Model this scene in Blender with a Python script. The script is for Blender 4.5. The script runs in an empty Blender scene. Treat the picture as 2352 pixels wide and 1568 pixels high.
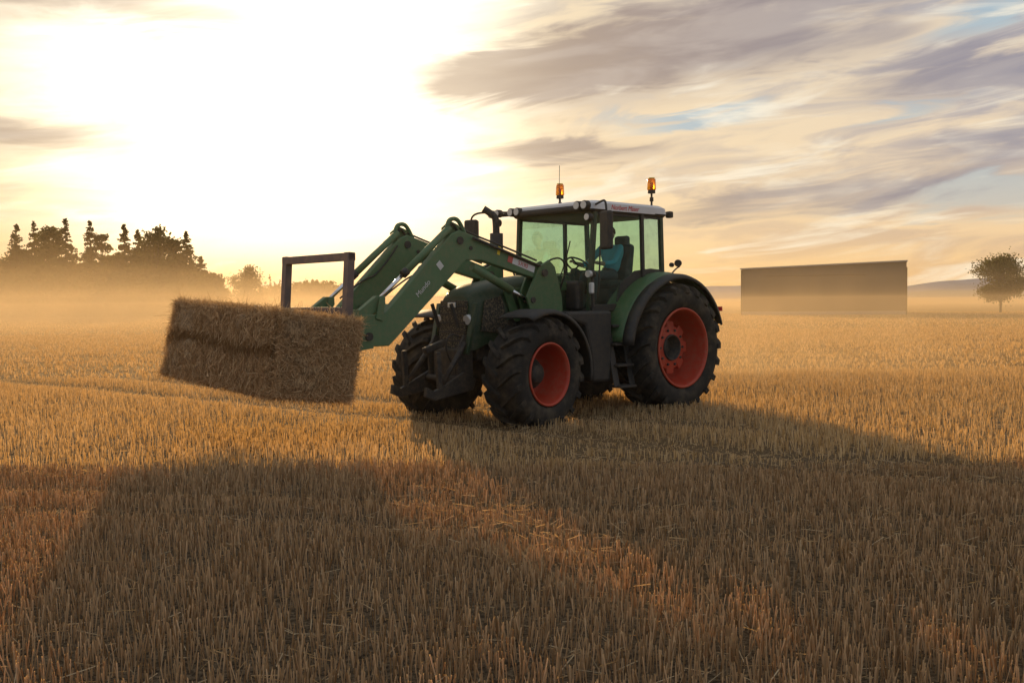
import bpy, bmesh, math, random
import numpy as np
from mathutils import Vector, Matrix
random.seed(4); rng=np.random.default_rng(4)
scene=bpy.context.scene
scene.view_settings.view_transform='Standard'
scene.view_settings.look='None'
scene.view_settings.exposure=0
SUN_AZ=-13.0; SUN_EL=11.5
S=Vector((math.sin(math.radians(SUN_AZ))*math.cos(math.radians(SUN_EL)),math.cos(math.radians(SUN_AZ))*math.cos(math.radians(SUN_EL)),math.sin(math.radians(SUN_EL))))

# ------------------------------------------------------------ node helpers
class NT:
    def __init__(s,tree): s.t=tree; s.n=tree.nodes; s.l=tree.links
    def put(s,sock,val):
        if val is None: return
        if isinstance(val,bpy.types.NodeSocket): s.l.new(val,sock)
        else: sock.default_value=val
    def math(s,op,a,b=None,c=None,clamp=False):
        n=s.n.new('ShaderNodeMath'); n.operation=op; n.use_clamp=clamp
        s.put(n.inputs[0],a); s.put(n.inputs[1],b); s.put(n.inputs[2],c)
        return n.outputs[0]
    def comb(s,x,y,z=0.0):
        n=s.n.new('ShaderNodeCombineXYZ'); s.put(n.inputs[0],x); s.put(n.inputs[1],y); s.put(n.inputs[2],z); return n.outputs[0]
    def noise(s,vec,scale,detail=4,rough=.55,dist=0.0):
        n=s.n.new('ShaderNodeTexNoise'); s.put(n.inputs['Vector'],vec); n.inputs['Scale'].default_value=scale
        n.inputs['Detail'].default_value=detail; n.inputs['Roughness'].default_value=rough; n.inputs['Distortion'].default_value=dist
        return n.outputs['Fac']
    def mix(s,f,a,b,blend='MIX'):
        n=s.n.new('ShaderNodeMix'); n.data_type='RGBA'; n.blend_type=blend
        s.put(n.inputs[0],f)
        for i,v in ((6,a),(7,b)):
            if isinstance(v,tuple): v=(v[0],v[1],v[2],1)
            s.put(n.inputs[i],v)
        return n.outputs[2]
    def smooth(s,v,a,b,lo=0.0,hi=1.0,interp='SMOOTHSTEP'):
        n=s.n.new('ShaderNodeMapRange'); n.interpolation_type=interp
        s.put(n.inputs[0],v); n.inputs[1].default_value=a; n.inputs[2].default_value=b
        n.inputs[3].default_value=lo; n.inputs[4].default_value=hi; return n.outputs[0]

def new_mat(name):
    m=bpy.data.materials.new(name); m.use_nodes=True; nt=NT(m.node_tree)
    b=m.node_tree.nodes['Principled BSDF']; return m,nt,b
def mat(name,col,rough=.6,metal=0.,col2=None,nscale=6.,lo=.4,hi=.7,bump=0.,bscale=30.,dust=None,spec=.5):
    m,nt,b=new_mat(name)
    b.inputs['Roughness'].default_value=rough; b.inputs['Metallic'].default_value=metal
    b.inputs['Specular IOR Level'].default_value=spec
    tc=nt.n.new('ShaderNodeTexCoord'); obj=tc.outputs['Object']
    c=(col[0],col[1],col[2],1)
    if col2:
        f=nt.smooth(nt.noise(obj,nscale,6,.65),lo,hi)
        c=nt.mix(f,col,col2)
    else:
        f=nt.noise(obj,4,5,.6); c=nt.mix(f,tuple(x*.85 for x in col),tuple(min(1,x*1.15) for x in col))
    if dust:
        f2=nt.smooth(nt.noise(obj,14,8,.75),.42,.75,0.0,dust)
        c=nt.mix(f2,c,(.27,.215,.14))
        nt.put(b.inputs['Roughness'],nt.smooth(f2,0,dust,rough,.9))
    nt.put(b.inputs['Base Color'],c)
    if bump:
        bn=nt.n.new('ShaderNodeBump'); bn.inputs['Strength'].default_value=bump; bn.inputs['Distance'].default_value=.01
        nt.put(bn.inputs['Height'],nt.noise(obj,bscale,5,.6)); nt.put(b.inputs['Normal'],bn.outputs[0])
    return m

M={}
M['green']=mat('green_paint',(.046,.115,.040),.45,dust=.35)
M['lgreen']=mat('loader_green_paint',(.080,.158,.070),.55,dust=.4)
M['dgreen']=mat('dark_green_paint',(.018,.045,.018),.5,dust=.28)
M['black']=mat('black_plastic',(.019,.019,.018),.6,dust=.2)
M['grey']=mat('grey_plastic',(.07,.07,.07),.55,dust=.3)
M['rubber']=mat('tyre_rubber',(.024,.023,.021),.88,col2=(.09,.072,.05),nscale=5,lo=.38,hi=.78,bump=.3,bscale=60,spec=.25)
M['red']=mat('red_rim_paint',(.42,.040,.014),.55,dust=.35)
M['iron']=mat('dark_iron',(.034,.032,.03),.65,.2,dust=.35)
M['chrome']=mat('chrome_rod',(.7,.7,.7),.2,1.)
M['white']=mat('white_paint',(.62,.62,.62),.4)
M['frame']=mat('weathered_steel',(.14,.105,.095),.6,.2,col2=(.22,.145,.11),nscale=8)
M['redtxt']=mat('red_lettering',(.6,.03,.03),.5)
M['whitetxt']=mat('white_lettering',(.55,.57,.55),.5)
M['label']=mat('label_red',(.5,.09,.07),.5)
M['yellow']=mat('yellow_sticker',(.75,.55,.03),.5)
M['seat']=mat('seat_fabric',(.035,.05,.05),.9)
M['twine']=mat('twine_cord',(.10,.07,.04),.8)
M['debris']=mat('straw_covered_grille',(.018,.02,.016),.8,col2=(.20,.15,.085),nscale=45,lo=.42,hi=.70,bump=.8,bscale=90)
M['lamp']=mat('lamp_lens',(.55,.56,.55),.15,.2)
def glassmat():
    m=bpy.data.materials.new('tinted_cab_glass'); m.use_nodes=True; t=NT(m.node_tree)
    t.n.remove(t.n['Principled BSDF']); out=t.n['Material Output']
    tr=t.n.new('ShaderNodeBsdfTransparent'); tr.inputs[0].default_value=(.60,.83,.77,1)
    gl=t.n.new('ShaderNodeBsdfGlossy'); gl.inputs['Roughness'].default_value=.03; gl.inputs[0].default_value=(.9,1,.95,1)
    tc=t.n.new('ShaderNodeTexCoord')
    df=t.n.new('ShaderNodeBsdfDiffuse'); df.inputs[0].default_value=(.36,.42,.36,1)
    fr=t.n.new('ShaderNodeFresnel'); fr.inputs[0].default_value=1.45
    ff=t.math('MULTIPLY',fr.outputs[0],.22)
    mx=t.n.new('ShaderNodeMixShader'); t.l.new(ff,mx.inputs[0]); t.l.new(tr.outputs[0],mx.inputs[1]); t.l.new(gl.outputs[0],mx.inputs[2])
    m2=t.n.new('ShaderNodeMixShader'); t.put(m2.inputs[0],t.smooth(t.noise(tc.outputs['Object'],5,6,.65),.42,.85,.02,.20)); t.l.new(mx.outputs[0],m2.inputs[1]); t.l.new(df.outputs[0],m2.inputs[2])
    t.l.new(m2.outputs[0],out.inputs[0]); return m
M['glass']=glassmat()
def ambermat():
    m,nt,b=new_mat('amber_beacon'); b.inputs['Base Color'].default_value=(1,.40,.02,1); b.inputs['Roughness'].default_value=.15
    b.inputs['Transmission Weight'].default_value=.75
    return m
M['amber']=ambermat()

# ------------------------------------------------------------ mesh helpers
def empty(name,loc=(0,0,0),rotz=0.):
    o=bpy.data.objects.new(name,None); scene.collection.objects.link(o); o.location=loc; o.rotation_euler=(0,0,rotz); return o
def link(name,me,parent=None,mats=(),smooth=False):
    o=bpy.data.objects.new(name,me); scene.collection.objects.link(o)
    for m in mats: me.materials.append(m)
    if smooth: me.polygons.foreach_set('use_smooth',[True]*len(me.polygons))
    if parent: o.parent=parent
    return o
def pymesh(name,V,F,m,parent=None,smooth=False,bevel=0,recalc=True,angle=True):
    me=bpy.data.meshes.new(name); me.from_pydata([tuple(v) for v in V],[],[tuple(f) for f in F]); me.update()
    if recalc:
        bm=bmesh.new(); bm.from_mesh(me); bmesh.ops.recalc_face_normals(bm,faces=bm.faces); bm.to_mesh(me); bm.free()
    o=link(name,me,parent,[m],smooth)
    if bevel:
        b=o.modifiers.new('bevel','BEVEL'); b.width=bevel; b.segments=2; b.limit_method='ANGLE'; b.angle_limit=math.radians(35)
    return o
def npmesh(name,V,F,mats,parent=None,attr=None,matidx=None,smooth=False):
    V=np.asarray(V,dtype=np.float32); F=np.asarray(F,dtype=np.int32); k=F.shape[1]
    me=bpy.data.meshes.new(name); me.vertices.add(len(V)); me.vertices.foreach_set('co',V.ravel())
    me.loops.add(F.size); me.loops.foreach_set('vertex_index',F.ravel())
    me.polygons.add(len(F)); me.polygons.foreach_set('loop_start',np.arange(0,F.size,k,dtype=np.int32))
    o=link(name,me,parent,mats)
    if matidx is not None: me.polygons.foreach_set('material_index',np.asarray(matidx,dtype=np.int32))
    me.polygons.foreach_set('use_smooth',np.full(len(F),smooth))
    me.update(calc_edges=True)
    if attr is not None:
        a=me.attributes.new('rnd','FLOAT','POINT'); a.data.foreach_set('value',np.asarray(attr,dtype=np.float32))
    return o
def box(name,c,s,m,parent=None,bevel=.01,rot=None):
    V=[];
    for x in (-.5,.5):
        for y in (-.5,.5):
            for z in (-.5,.5): V.append((x*s[0],y*s[1],z*s[2]))
    F=[(0,1,3,2),(4,6,7,5),(0,4,5,1),(2,3,7,6),(0,2,6,4),(1,5,7,3)]
    o=pymesh(name,V,F,m,parent,bevel=bevel); o.location=c
    if rot: o.rotation_euler=rot
    return o
def prism(name,poly,v0,v1,m,parent=None,bevel=.01):
    n=len(poly); V=[(u,v0,z) for u,z in poly]+[(u,v1,z) for u,z in poly]
    F=[tuple(range(n)),tuple(range(2*n-1,n-1,-1))]+[(i,(i+1)%n,n+(i+1)%n,n+i) for i in range(n)]
    return pymesh(name,V,F,m,parent,bevel=bevel)
def cyl(name,p,q,r,m,parent=None,r2=None,seg=20,bevel=0):
    p=Vector(p);q=Vector(q);d=q-p;L=d.length;r2=r if r2 is None else r2
    a=d.normalized(); s=a.orthogonal().normalized(); t=a.cross(s)
    V=[];
    for i in range(seg):
        th=2*math.pi*i/seg; e=s*math.cos(th)+t*math.sin(th); V.append(p+e*r); V.append(q+e*r2)
    F=[(2*i,2*((i+1)%seg),2*((i+1)%seg)+1,2*i+1) for i in range(seg)]
    F+= [tuple(2*i for i in range(seg))[::-1],tuple(2*i+1 for i in range(seg))]
    o=pymesh(name,V,F,m,parent,bevel=bevel)
    for pl in o.data.polygons: pl.use_smooth = len(pl.vertices)==4
    return o
def beam(name,p,q,w,d,m,parent=None,bevel=.008,up=(0,0,1)):
    p=Vector(p);q=Vector(q);a=(q-p).normalized(); upv=Vector(up)
    if abs(a.dot(upv))>.95: upv=Vector((1,0,0))
    s=a.cross(upv).normalized(); t=s.cross(a)
    V=[]
    for c in (p,q):
        for i,j in ((-1,-1),(1,-1),(1,1),(-1,1)): V.append(c+s*(i*w/2)+t*(j*d/2))
    F=[(0,3,2,1),(4,5,6,7)]+[(i,(i+1)%4,4+(i+1)%4,4+i) for i in range(4)]
    return pymesh(name,V,F,m,parent,bevel=bevel)
def tube(name,pts,r,m,parent=None,smooth=True):
    cu=bpy.data.curves.new(name,'CURVE'); cu.dimensions='3D'; cu.bevel_depth=r; cu.bevel_resolution=3
    sp=cu.splines.new('NURBS' if smooth else 'POLY'); sp.points.add(len(pts)-1)
    for i,p in enumerate(pts): sp.points[i].co=(p[0],p[1],p[2],1)
    if smooth: sp.use_endpoint_u=True; sp.order_u=3
    cu.use_fill_caps=True; cu.materials.append(m)
    o=bpy.data.objects.new(name,cu); scene.collection.objects.link(o)
    if parent: o.parent=parent
    return o
def revolve(name,prof,m,parent,seg=64,side=1,loc=(0,0,0),rotz=0,closed=False,sharp=False):
    V=[];n=len(prof)
    for i in range(seg):
        th=2*math.pi*i/seg
        for r,y in prof: V.append((r*math.cos(th),side*y,r*math.sin(th)))
    F=[]
    for i in range(seg):
        for k in range(n if closed else n-1):
            a=i*n+k;b=i*n+(k+1)%n;c=((i+1)%seg)*n+(k+1)%n;d=((i+1)%seg)*n+k; F.append((a,b,c,d))
    o=pymesh(name,V,F,m,parent,smooth=not sharp); o.location=loc; o.rotation_euler=(0,0,rotz); return o
def text(name,body,size,m,parent,loc,X,Y,shear=0.):
    cu=bpy.data.curves.new(name,'FONT'); cu.body=body; cu.size=size; cu.extrude=.001; cu.shear=shear; cu.align_x='CENTER'; cu.align_y='CENTER'
    cu.materials.append(m); o=bpy.data.objects.new(name,cu); scene.collection.objects.link(o); o.parent=parent
    X=Vector(X).normalized(); Y=Vector(Y).normalized(); Z=X.cross(Y)
    mt=Matrix((X,Y,Z)).transposed().to_4x4(); mt.translation=Vector(loc); o.matrix_local=mt; return o

# ============================================================ TRACTOR
RX,RY=1.71,15.74; HEAD=math.radians(223)
T=empty('tractor',(RX,RY,-.03),HEAD)

def tyre(prefix,R,hw,rr,side,nl,lh,loc,rotz,lw):
    b=R-lh
    half=[(b,0),(b-.004,hw*.5),(b-.02,hw*.78),(b-.055,hw*.94),(b-.11,hw*1.0),(b-.19,hw*1.02),((b-.19+rr)/2-.01,hw*.97),(rr+.03,hw*.86),(rr,hw*.8)]
    prof=[(r,-y) for r,y in half[::-1]][:-1]+half
    prof=prof+[(rr-.02,hw*.6),(rr-.02,-hw*.6)]
    revolve(prefix+'_tyre',prof,M['rubber'],T,72,side,loc,rotz,closed=True)
    V=[];F=[]
    for s in (-1,1):
        for i in range(nl):
            th0=2*math.pi*(i+(0.5 if s>0 else 0))/nl
            st=[(-.02,0,.7),(.3,0,.85),(.6,-.006,1.0),(.85,-.022,1.1),(1.0,-.07,1.15),(1.04,-.15,1.0)]
            base=len(V)
            for k,(fy,dr,wf) in enumerate(st):
                y=s*hw*fy; rt=R+dr; rb=rt-lh-.015
                if k==5: rb=rt-.01; y=s*hw*1.03
                th=th0+abs(fy)*hw*.85/R
                dth=lw*wf*.5/R
                yo = y + (s*.012 if k>=4 else 0)
                V+=[(rb*math.cos(th-dth*1.3),y*.97,rb*math.sin(th-dth*1.3)),(rt*math.cos(th-dth),yo,rt*math.sin(th-dth)),
                    (rt*math.cos(th+dth),yo,rt*math.sin(th+dth)),(rb*math.cos(th+dth*1.3),y*.97,rb*math.sin(th+dth*1.3))]
            for k in range(len(st)-1):
                a=base+4*k
                for j in range(3): F.append((a+j,a+j+1,a+4+j+1,a+4+j))
            F.append((base,base+1,base+2,base+3)); e=base+4*(len(st)-1); F.append((e,e+3,e+2,e+1))
    V=[(x,side*y,z) for x,y,z in V]
    o=pymesh(prefix+'_tread_lugs',V,F,M['rubber'],T); o.location=loc; o.rotation_euler=(0,0,rotz)
def wheel_rear(prefix,side):
    loc=(0,side*.93,.93); R=.97
    tyre(prefix,R,.335,.575,side,21,.06,loc,0,.08)
    revolve(prefix+'_rim',[(.60,.31),(.595,.325),(.57,.325),(.555,.28),(.545,.12),(.52,-.04),(.46,-.13),(.40,-.16),(.15,-.16)],M['red'],T,64,side,loc)
    revolve(prefix+'_rim_inner',[(.60,-.28),(.56,-.28),(.54,-.15),(.52,-.04)],M['red'],T,64,side,loc)
    n=96;V=[];F=[]
    for yy in (-.15,.06):
        for i in range(n):
            th=2*math.pi*i/n; c=math.cos(8*th); r=.395 if c>-.35 else .33
            V.append((r*math.cos(th),side*yy,r*math.sin(th)))
    for i in range(n): V.append((.20*math.cos(2*math.pi*i/n),side*.09,.20*math.sin(2*math.pi*i/n)))
    for i in range(n):
        j=(i+1)%n; F+=[(i,j,n+j,n+i),(n+i,n+j,2*n+j,2*n+i)]
    o=pymesh(prefix+'_centre_plate',V,F,M['red'],T); o.location=loc
    revolve(prefix+'_hub',[(.20,.09),(.19,.12),(.175,.11),(.165,-.05),(.12,-.07),(.11,-.01),(.0,-.005)],M['iron'],T,40,side,loc)
    for i in range(10):
        th=2*math.pi*i/10; cyl(prefix+'_bolt',(loc[0]+.265*math.cos(th),loc[1]+side*.07,loc[2]+.265*math.sin(th)),(loc[0]+.265*math.cos(th),loc[1]+side*.10,loc[2]+.265*math.sin(th)),.018,M['iron'],T,seg=8)
STEER=math.radians(6)
def wheel_front(prefix,side):
    loc=(2.85,side*.97,.69); R=.765
    tyre(prefix,R,.29,.40,side,18,.055,loc,STEER,.07)
    revolve(prefix+'_rim',[(.42,.265),(.415,.28),(.395,.28),(.38,.24),(.37,.02),(.345,-.06),(.33,-.14),(.27,-.17),(.12,-.18)],M['red'],T,56,side,loc,STEER)
    revolve(prefix+'_hub',[(.21,-.18),(.195,-.02),(.17,.01),(.14,.02),(.135,.06),(.10,.085),(0,.09)],M['iron'],T,36,side,loc,STEER)
    for i in range(8):
        th=2*math.pi*i/8; c=Vector((.26*math.cos(th),side*-.17,.26*math.sin(th))); d=Vector((0,side*.03,0)); rm=Matrix.Rotation(STEER,3,'Z')
        cyl(prefix+'_bolt',rm@c+Vector(loc),rm@(c+d)+Vector(loc),.018,M['iron'],T,seg=8)
for s,nm in ((1,'left'),(-1,'right')):
    wheel_rear('rear_'+nm,s); wheel_front('front_'+nm,s)

# chassis
box('chassis',(1.3,0,.85),(3.4,.5,.55),M['iron'],T,.03)
box('engine_block',(2.5,0,1.1),(1.5,.6,.5),M['iron'],T,.03)
cyl('rear_axle',(0,-.8,.93),(0,.8,.93),.16,M['iron'],T)
box('front_axle',(2.85,0,.66),(.26,1.5,.22),M['iron'],T,.04)
prism('rear_hitch',[(-.3,.6),(-.95,.45),(-1.0,.6),(-.5,1.2),(-.2,1.3)],-.35,.35,M['iron'],T)
# bonnet
def loft(name,secs,m,parent):
    V=[];F=[];n=len(secs[0])
    for s in secs: V+=s
    for k in range(len(secs)-1):
        for i in range(n-1): F.append((k*n+i,k*n+i+1,(k+1)*n+i+1,(k+1)*n+i))
    F.append(tuple(range(n))); F.append(tuple(range((len(secs)-1)*n,len(secs)*n)))
    o=pymesh(name,V,F,m,parent)
    for p in o.data.polygons: p.use_smooth=len(p.vertices)==4
    return o
def hsec(u,w,zt,zb,ub=None):
    ub=u if ub is None else ub
    pts=[]
    prof=[(1,0),(1.0,.35),(.99,.65),(.93,.85),(.75,.96),(.4,.995),(0,1.0)]
    for a,b in prof: pts.append((ub+(u-ub)*b,w*a,zb+(zt-zb)*b))
    for a,b in prof[-2::-1]: pts.append((ub+(u-ub)*b,-w*a,zb+(zt-zb)*b))
    return pts
loft('bonnet',[hsec(1.5,.42,2.04,1.2),hsec(2.1,.41,2.02,1.2),hsec(2.7,.40,1.95,1.15),hsec(3.1,.385,1.88,1.1),hsec(3.3,.36,1.80,1.0,3.34),hsec(3.38,.32,1.72,1.0,3.42)],M['dgreen'],T)
prism('front_grille',[(3.385,1.02),(3.375,1.66),(3.42,1.66),(3.46,1.02)],-.27,.27,M['debris'],T,.01)
for z in (1.12,1.24,1.36,1.48,1.58): beam('grille_bar',(3.462-(z-1.02)*.065,-.27,z),(3.462-(z-1.02)*.065,.27,z),.012,.02,M['black'],T,.003)
box('bonnet_emblem',(3.44,.0,1.60),(.02,.16,.07),M['lamp'],T,.008)
for s in (1,-1):
    y0,y1=(.405,.425) if s>0 else (-.425,-.405)
    prism('side_vent',[(2.75,1.2),(2.9,1.72),(3.2,1.66),(3.28,1.25)],y0-.01*s,y1-.015*s,M['debris'],T,.005)
    prism('bonnet_stripe',[(2.45,1.15),(2.62,1.15),(2.88,1.78),(2.76,1.82)],y0,y1+.004*s,M['green'],T,.005)
    prism('bonnet_upper_panel',[(1.6,1.80),(2.72,1.74),(2.70,1.82),(1.6,1.92)],y0,y1+.004*s,M['green'],T,.005)
    beam('front_guard',(3.34,s*.38,1.62),(3.5,s*.36,.95),.08,.05,M['dgreen'],T)
    cyl('headlamp',(3.36,s*.30,1.42),(3.44,s*.30,1.40),.065,M['lamp'],T,seg=16)
    V=[];F=[];k=0
    cs=[(.28*-1,-.02),(-.2,.0),(.23,.0),(.29,-.02),(.305,-.07)]
    nth=22
    for i in range(nth):
        th=math.radians(62+ (190-62)*i/(nth-1))
        for y,dr in cs: V.append(((.90+dr)*math.cos(th),s*y,(.84+dr)*math.sin(th)))
    for i in range(nth-1):
        for j in range(len(cs)-1): a=i*len(cs)+j; F.append((a,a+1,a+len(cs)+1,a+len(cs)))
    o=pymesh('front_fender',V,F,M['black'],T,smooth=True); o.location=(2.85,s*.99,.70); o.rotation_euler=(0,0,STEER)
    sd=o.modifiers.new('sol','SOLIDIFY'); sd.thickness=.02
    beam('fender_bracket',(2.75,s*.5,1.15),(2.75,s*1.0,1.50),.05,.04,M['black'],T)
# front linkage
for s in (1,-1):
    prism('linkage_arm',[(3.35,.62),(3.55,.72),(4.05,.5),(4.18,.56),(4.2,.44),(4.05,.38),(3.4,.48)],s*.36-.03,s*.36+.03,M['iron'],T,.008)
    prism('linkage_plate',[(3.35,.5),(3.35,1.15),(3.5,1.2),(3.62,1.0),(3.6,.6)],s*.30-.02,s*.30+.02,M['iron'],T,.008)
    beam('upright_hook',(3.95,s*.36,.5),(3.98,s*.36,1.0),.05,.07,M['iron'],T)
    cyl('linkage_ram',(3.5,s*.33,1.1),(3.9,s*.36,.6),.035,M['iron'],T)
    beam('towing_prong',(3.5,s*.2,1.3),(3.62,s*.2,1.62),.03,.05,M['black'],T)
cyl('linkage_cross',(3.6,-.36,.62),(3.6,.36,.62),.05,M['iron'],T)
box('linkage_body',(3.45,0,.8),(.25,.5,.45),M['iron'],T,.03)
box('top_link',(3.75,0,1.05),(.35,.08,.09),M['iron'],T,.02,(0,.3,0))
tube('hydraulic_hose',[(3.4,.25,1.1),(3.7,.3,1.3),(3.8,.25,1.0),(3.6,.22,.8)],.014,M['black'],T)

# rear fenders
for s in (1,-1):
    def arcband(name,cs,m,a0=6,a1=158,f0=.17):
        V=[];F=[];n=34;c=len(cs)
        for i in range(n):
            q=i/(n-1); th=math.radians(a0+(a1-a0)*q)
            rr=1.11+ .10*max(0,1-q*2.6)
            for y,dr in cs: V.append(((rr+dr)*math.cos(th),s*y,.93+(rr+dr)*math.sin(th)))
        for i in range(n-1):
            for j in range(c-1): a=i*c+j; F.append((a,a+1,a+c+1,a+c))
        o=pymesh(name,V,F,m,T,smooth=True); so=o.modifiers.new('sol','SOLIDIFY'); so.thickness=.02; return o
    arcband('rear_fender',[(.60,.03),(.70,.035),(.90,.03),(1.04,.0),(1.08,-.02)],M['green'])
    arcband('fender_extension',[(1.075,.0),(1.16,-.005),(1.22,-.03),(1.235,-.08)],M['black'],4,162)
    n=24; poly=[(1.15*math.cos(math.radians(2+156*i/(n-1))),.93+1.1*math.sin(math.radians(2+156*i/(n-1)))) for i in range(n)]
    prism('fender_flank',poly,s*.60-.012,s*.60+.012,M['black'],T,0)
    box('tail_lamp',(-1.08,s*1.1,1.5),(.03,.14,.07),M['redtxt'],T,.005)
for s in (1,-1):
    prism('fuel_tank',[(1.32,.50),(1.30,1.50),(2.25,1.50),(2.22,1.40),(1.85,1.30),(1.75,.9),(1.70,.5)],s*.45 if s>0 else -.98,.98 if s>0 else -.45,M['black'],T,.04)
    for i,z in enumerate((.42,.72,1.02,1.28)):
        box('step_%d'%(i+1),(1.12,s*(1.0-i*.05),z),(.34,.26,.035),M['iron'],T,.006)
    for u in (.95,1.29): beam('step_rail',(u,s*1.05,.42),(u,s*.85,1.4),.02,.12,M['black'],T,up=(1,0,0))
# cab
zt=2.93
box('cab_floor',(.75,0,1.47),(1.6,1.5,.12),M['black'],T,.02)
for s in (1,-1):
    beam('a_pillar',(1.53,s*.74,1.5),(1.43,s*.77,zt),.065,.07,M['dgreen'],T)
    beam('b_pillar',(.40,s*.80,1.75),(.42,s*.79,zt),.05,.06,M['black'],T)
    beam('c_pillar',(-.10,s*.76,1.95),(-.06,s*.76,zt),.06,.07,M['dgreen'],T)
    beam('roof_rail',(1.43,s*.77,2.9),(-.06,s*.76,2.9),.05,.07,M['black'],T)
    beam('door_sill',(1.53,s*.78,1.53),(1.0,s*.78,1.55),.05,.10,M['black'],T)
    prism('door_lower_frame',[(1.0,1.5),(.9,1.9),(.55,2.08),(.2,2.12),(-.1,2.10),(-.1,1.95),(.3,1.98),(.7,1.8),(.9,1.45)],s*.77-.02,s*.77+.02,M['black'],T,.005)
    pymesh('side_glass',[(1.51,s*.765,1.52),(1.42,s*.775,2.9),(.42,s*.79,2.9),(.42,s*.79,2.08),(.95,s*.785,1.6)],[(0,1,2,3,4)],M['glass'],T)
    pymesh('quarter_glass',[(.40,s*.79,2.05),(.40,s*.79,2.9),(-.06,s*.76,2.9),(-.1,s*.76,2.05)],[(0,1,2,3)],M['glass'],T)
    tube('door_handle_rail',[(1.44,s*.83,1.7),(1.42,s*.86,2.1),(1.40,s*.84,2.4)],.012,M['black'],T)
n=9;V=[];F=[]
for i in range(n):
    q=-1+2*i/(n-1); bul=.10*(1-q*q); V+=[(1.53+bul,q*.73,1.55),(1.43+bul*.7,q*.76,2.92)]
for i in range(n-1): F.append((2*i,2*i+1,2*i+3,2*i+2))
pymesh('windscreen',V,F,M['glass'],T,smooth=True)
pymesh('rear_glass',[(-.11,-.74,1.95),(-.11,.74,1.95),(-.07,.74,2.9),(-.07,-.74,2.9)],[(0,1,2,3)],M['glass'],T)
tube('windscreen_wiper',[(1.64,.1,1.65),(1.62,.35,2.1),(1.60,.45,2.5)],.009,M['black'],T)
box('cab_cowl',(1.58,0,1.72),(.16,1.3,.42),M['black'],T,.04)
def roofsec(z,du,dv,cr=.12):
    u0,u1,v=-.20+du,1.60-du*1.2,.83-dv
    P=[]
    for cx,cy,a0 in ((u1-cr,v-cr,0),(u0+cr,v-cr,90),(u0+cr,-v+cr,180),(u1-cr,-v+cr,270)):
        for k in range(5):
            a=math.radians(a0+22.5*k); P.append((cx+cr*math.cos(a),cy+cr*math.sin(a),z))
    return P
def ringloft(name,rings,m,parent):
    V=[];F=[];n=len(rings[0])
    for r in rings: V+=r
    for k in range(len(rings)-1):
        for i in range(n): F.append((k*n+i,k*n+(i+1)%n,(k+1)*n+(i+1)%n,(k+1)*n+i))
    F+=[tuple(range(n)),tuple(range((len(rings)-1)*n,len(rings)*n))]
    return pymesh(name,V,F,m,parent)
ringloft('roof_base',[roofsec(2.90,.03,.03),roofsec(2.94,0,.0)],M['black'],T)
ringloft('roof',[roofsec(2.942,0,.002),roofsec(3.03,.02,.01),roofsec(3.07,.10,.06),roofsec(3.09,.3,.2)],M['white'],T)
box('roof_visor',(1.50,0,2.955),(.26,1.35,.09),M['black'],T,.03)
box('name_panel',(.70,.829,2.98),(1.1,.006,.105),M['white'],T,.002)
text('owner_name','Norbert Mäser',.10,M['redtxt'],T,(.84,.835,2.98),(-1,0,0),(0,0,1),.25)
def worklamp(u,v,z,r=.065):
    cyl('work_lamp_body',(u-.06,v,z),(u+.03,v,z),r,M['black'],T,seg=18,bevel=.008)
    cyl('work_lamp_lens',(u+.031,v,z),(u+.038,v,z),r*.82,M['lamp'],T,seg=18)
for v in (.62,.76): worklamp(1.62,v,2.99)
for v in (-.62,-.76): worklamp(1.62,v,2.99)
worklamp(1.60,.80,2.82,.055)
box('rear_work_lamp',(-.26,.78,2.95),(.09,.1,.1),M['black'],T,.02)
beam('rear_lamp_arm',(-.15,.74,2.95),(-.26,.78,2.95),.02,.02,M['black'],T)
for (u,v) in ((.07,.70),(.62,-.70)):
    cyl('beacon_stem',(u,v,3.0),(u,v,3.27),.016,M['black'],T,seg=10)
    cyl('beacon_clamp',(u,v,3.14),(u,v,3.20),.03,M['black'],T,seg=12)
    cyl('beacon_base',(u,v,3.26),(u,v,3.31),.058,M['black'],T,seg=20,bevel=.005)
    cyl('beacon_bulb_housing',(u,v,3.312),(u,v,3.42),.018,M['label'],T,seg=12)
    cyl('beacon_dome',(u,v,3.311),(u,v,3.48),.068,M['amber'],T,r2=.062,seg=24,bevel=.012)
    cyl('beacon_cap',(u,v,3.482),(u,v,3.495),.05,M['yellow'],T,seg=20)
cyl('antenna',(.8,-.55,3.05),(.78,-.55,3.75),.005,M['black'],T,seg=6)
def mirror(s,u,v,z0,z1,w=.235):
    tube('mirror_arm',[(1.45,s*.8,3.0),((1.45+u)/2,s*((.8+v)/2),3.03),(u,s*v,3.03),(u,s*v,z1-.02)],.016,M['black'],T)
    box('mirror_head',(u,s*v,(z0+z1)/2),(.09,w,z1-z0),M['black'],T,.03,(0,0,s*-.25))
    box('mirror_glass',(u-.048,s*v,(z0+z1)/2),(.006,w*.85,(z1-z0)*.9),M['chrome'],T,.002,(0,0,s*-.25))
mirror(1,1.62,1.16,2.35,2.88)
mirror(-1,1.72,1.58,2.55,2.93)
for (u,v,z) in ((1.66,-1.02,2.99),(1.66,-1.17,2.99),(1.66,-1.05,2.85)):
    worklamp(u,v,z,.06)
beam('lamp_bracket',(1.5,-.8,2.97),(1.62,-1.25,2.97),.03,.05,M['black'],T)
cyl('exhaust_guard',(1.95,-.74,1.5),(1.95,-.74,2.66),.10,M['black'],T,seg=20)
tube('exhaust_pipe',[(1.95,-.74,2.6),(1.95,-.74,2.85),(1.97,-.76,2.93),(2.10,-.86,3.03)],.052,M['iron'],T)
tube('fender_lamp_stalk',[(-.2,.85,2.02),(-.3,.85,2.12),(-.42,.85,2.16)],.012,M['black'],T)
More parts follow.
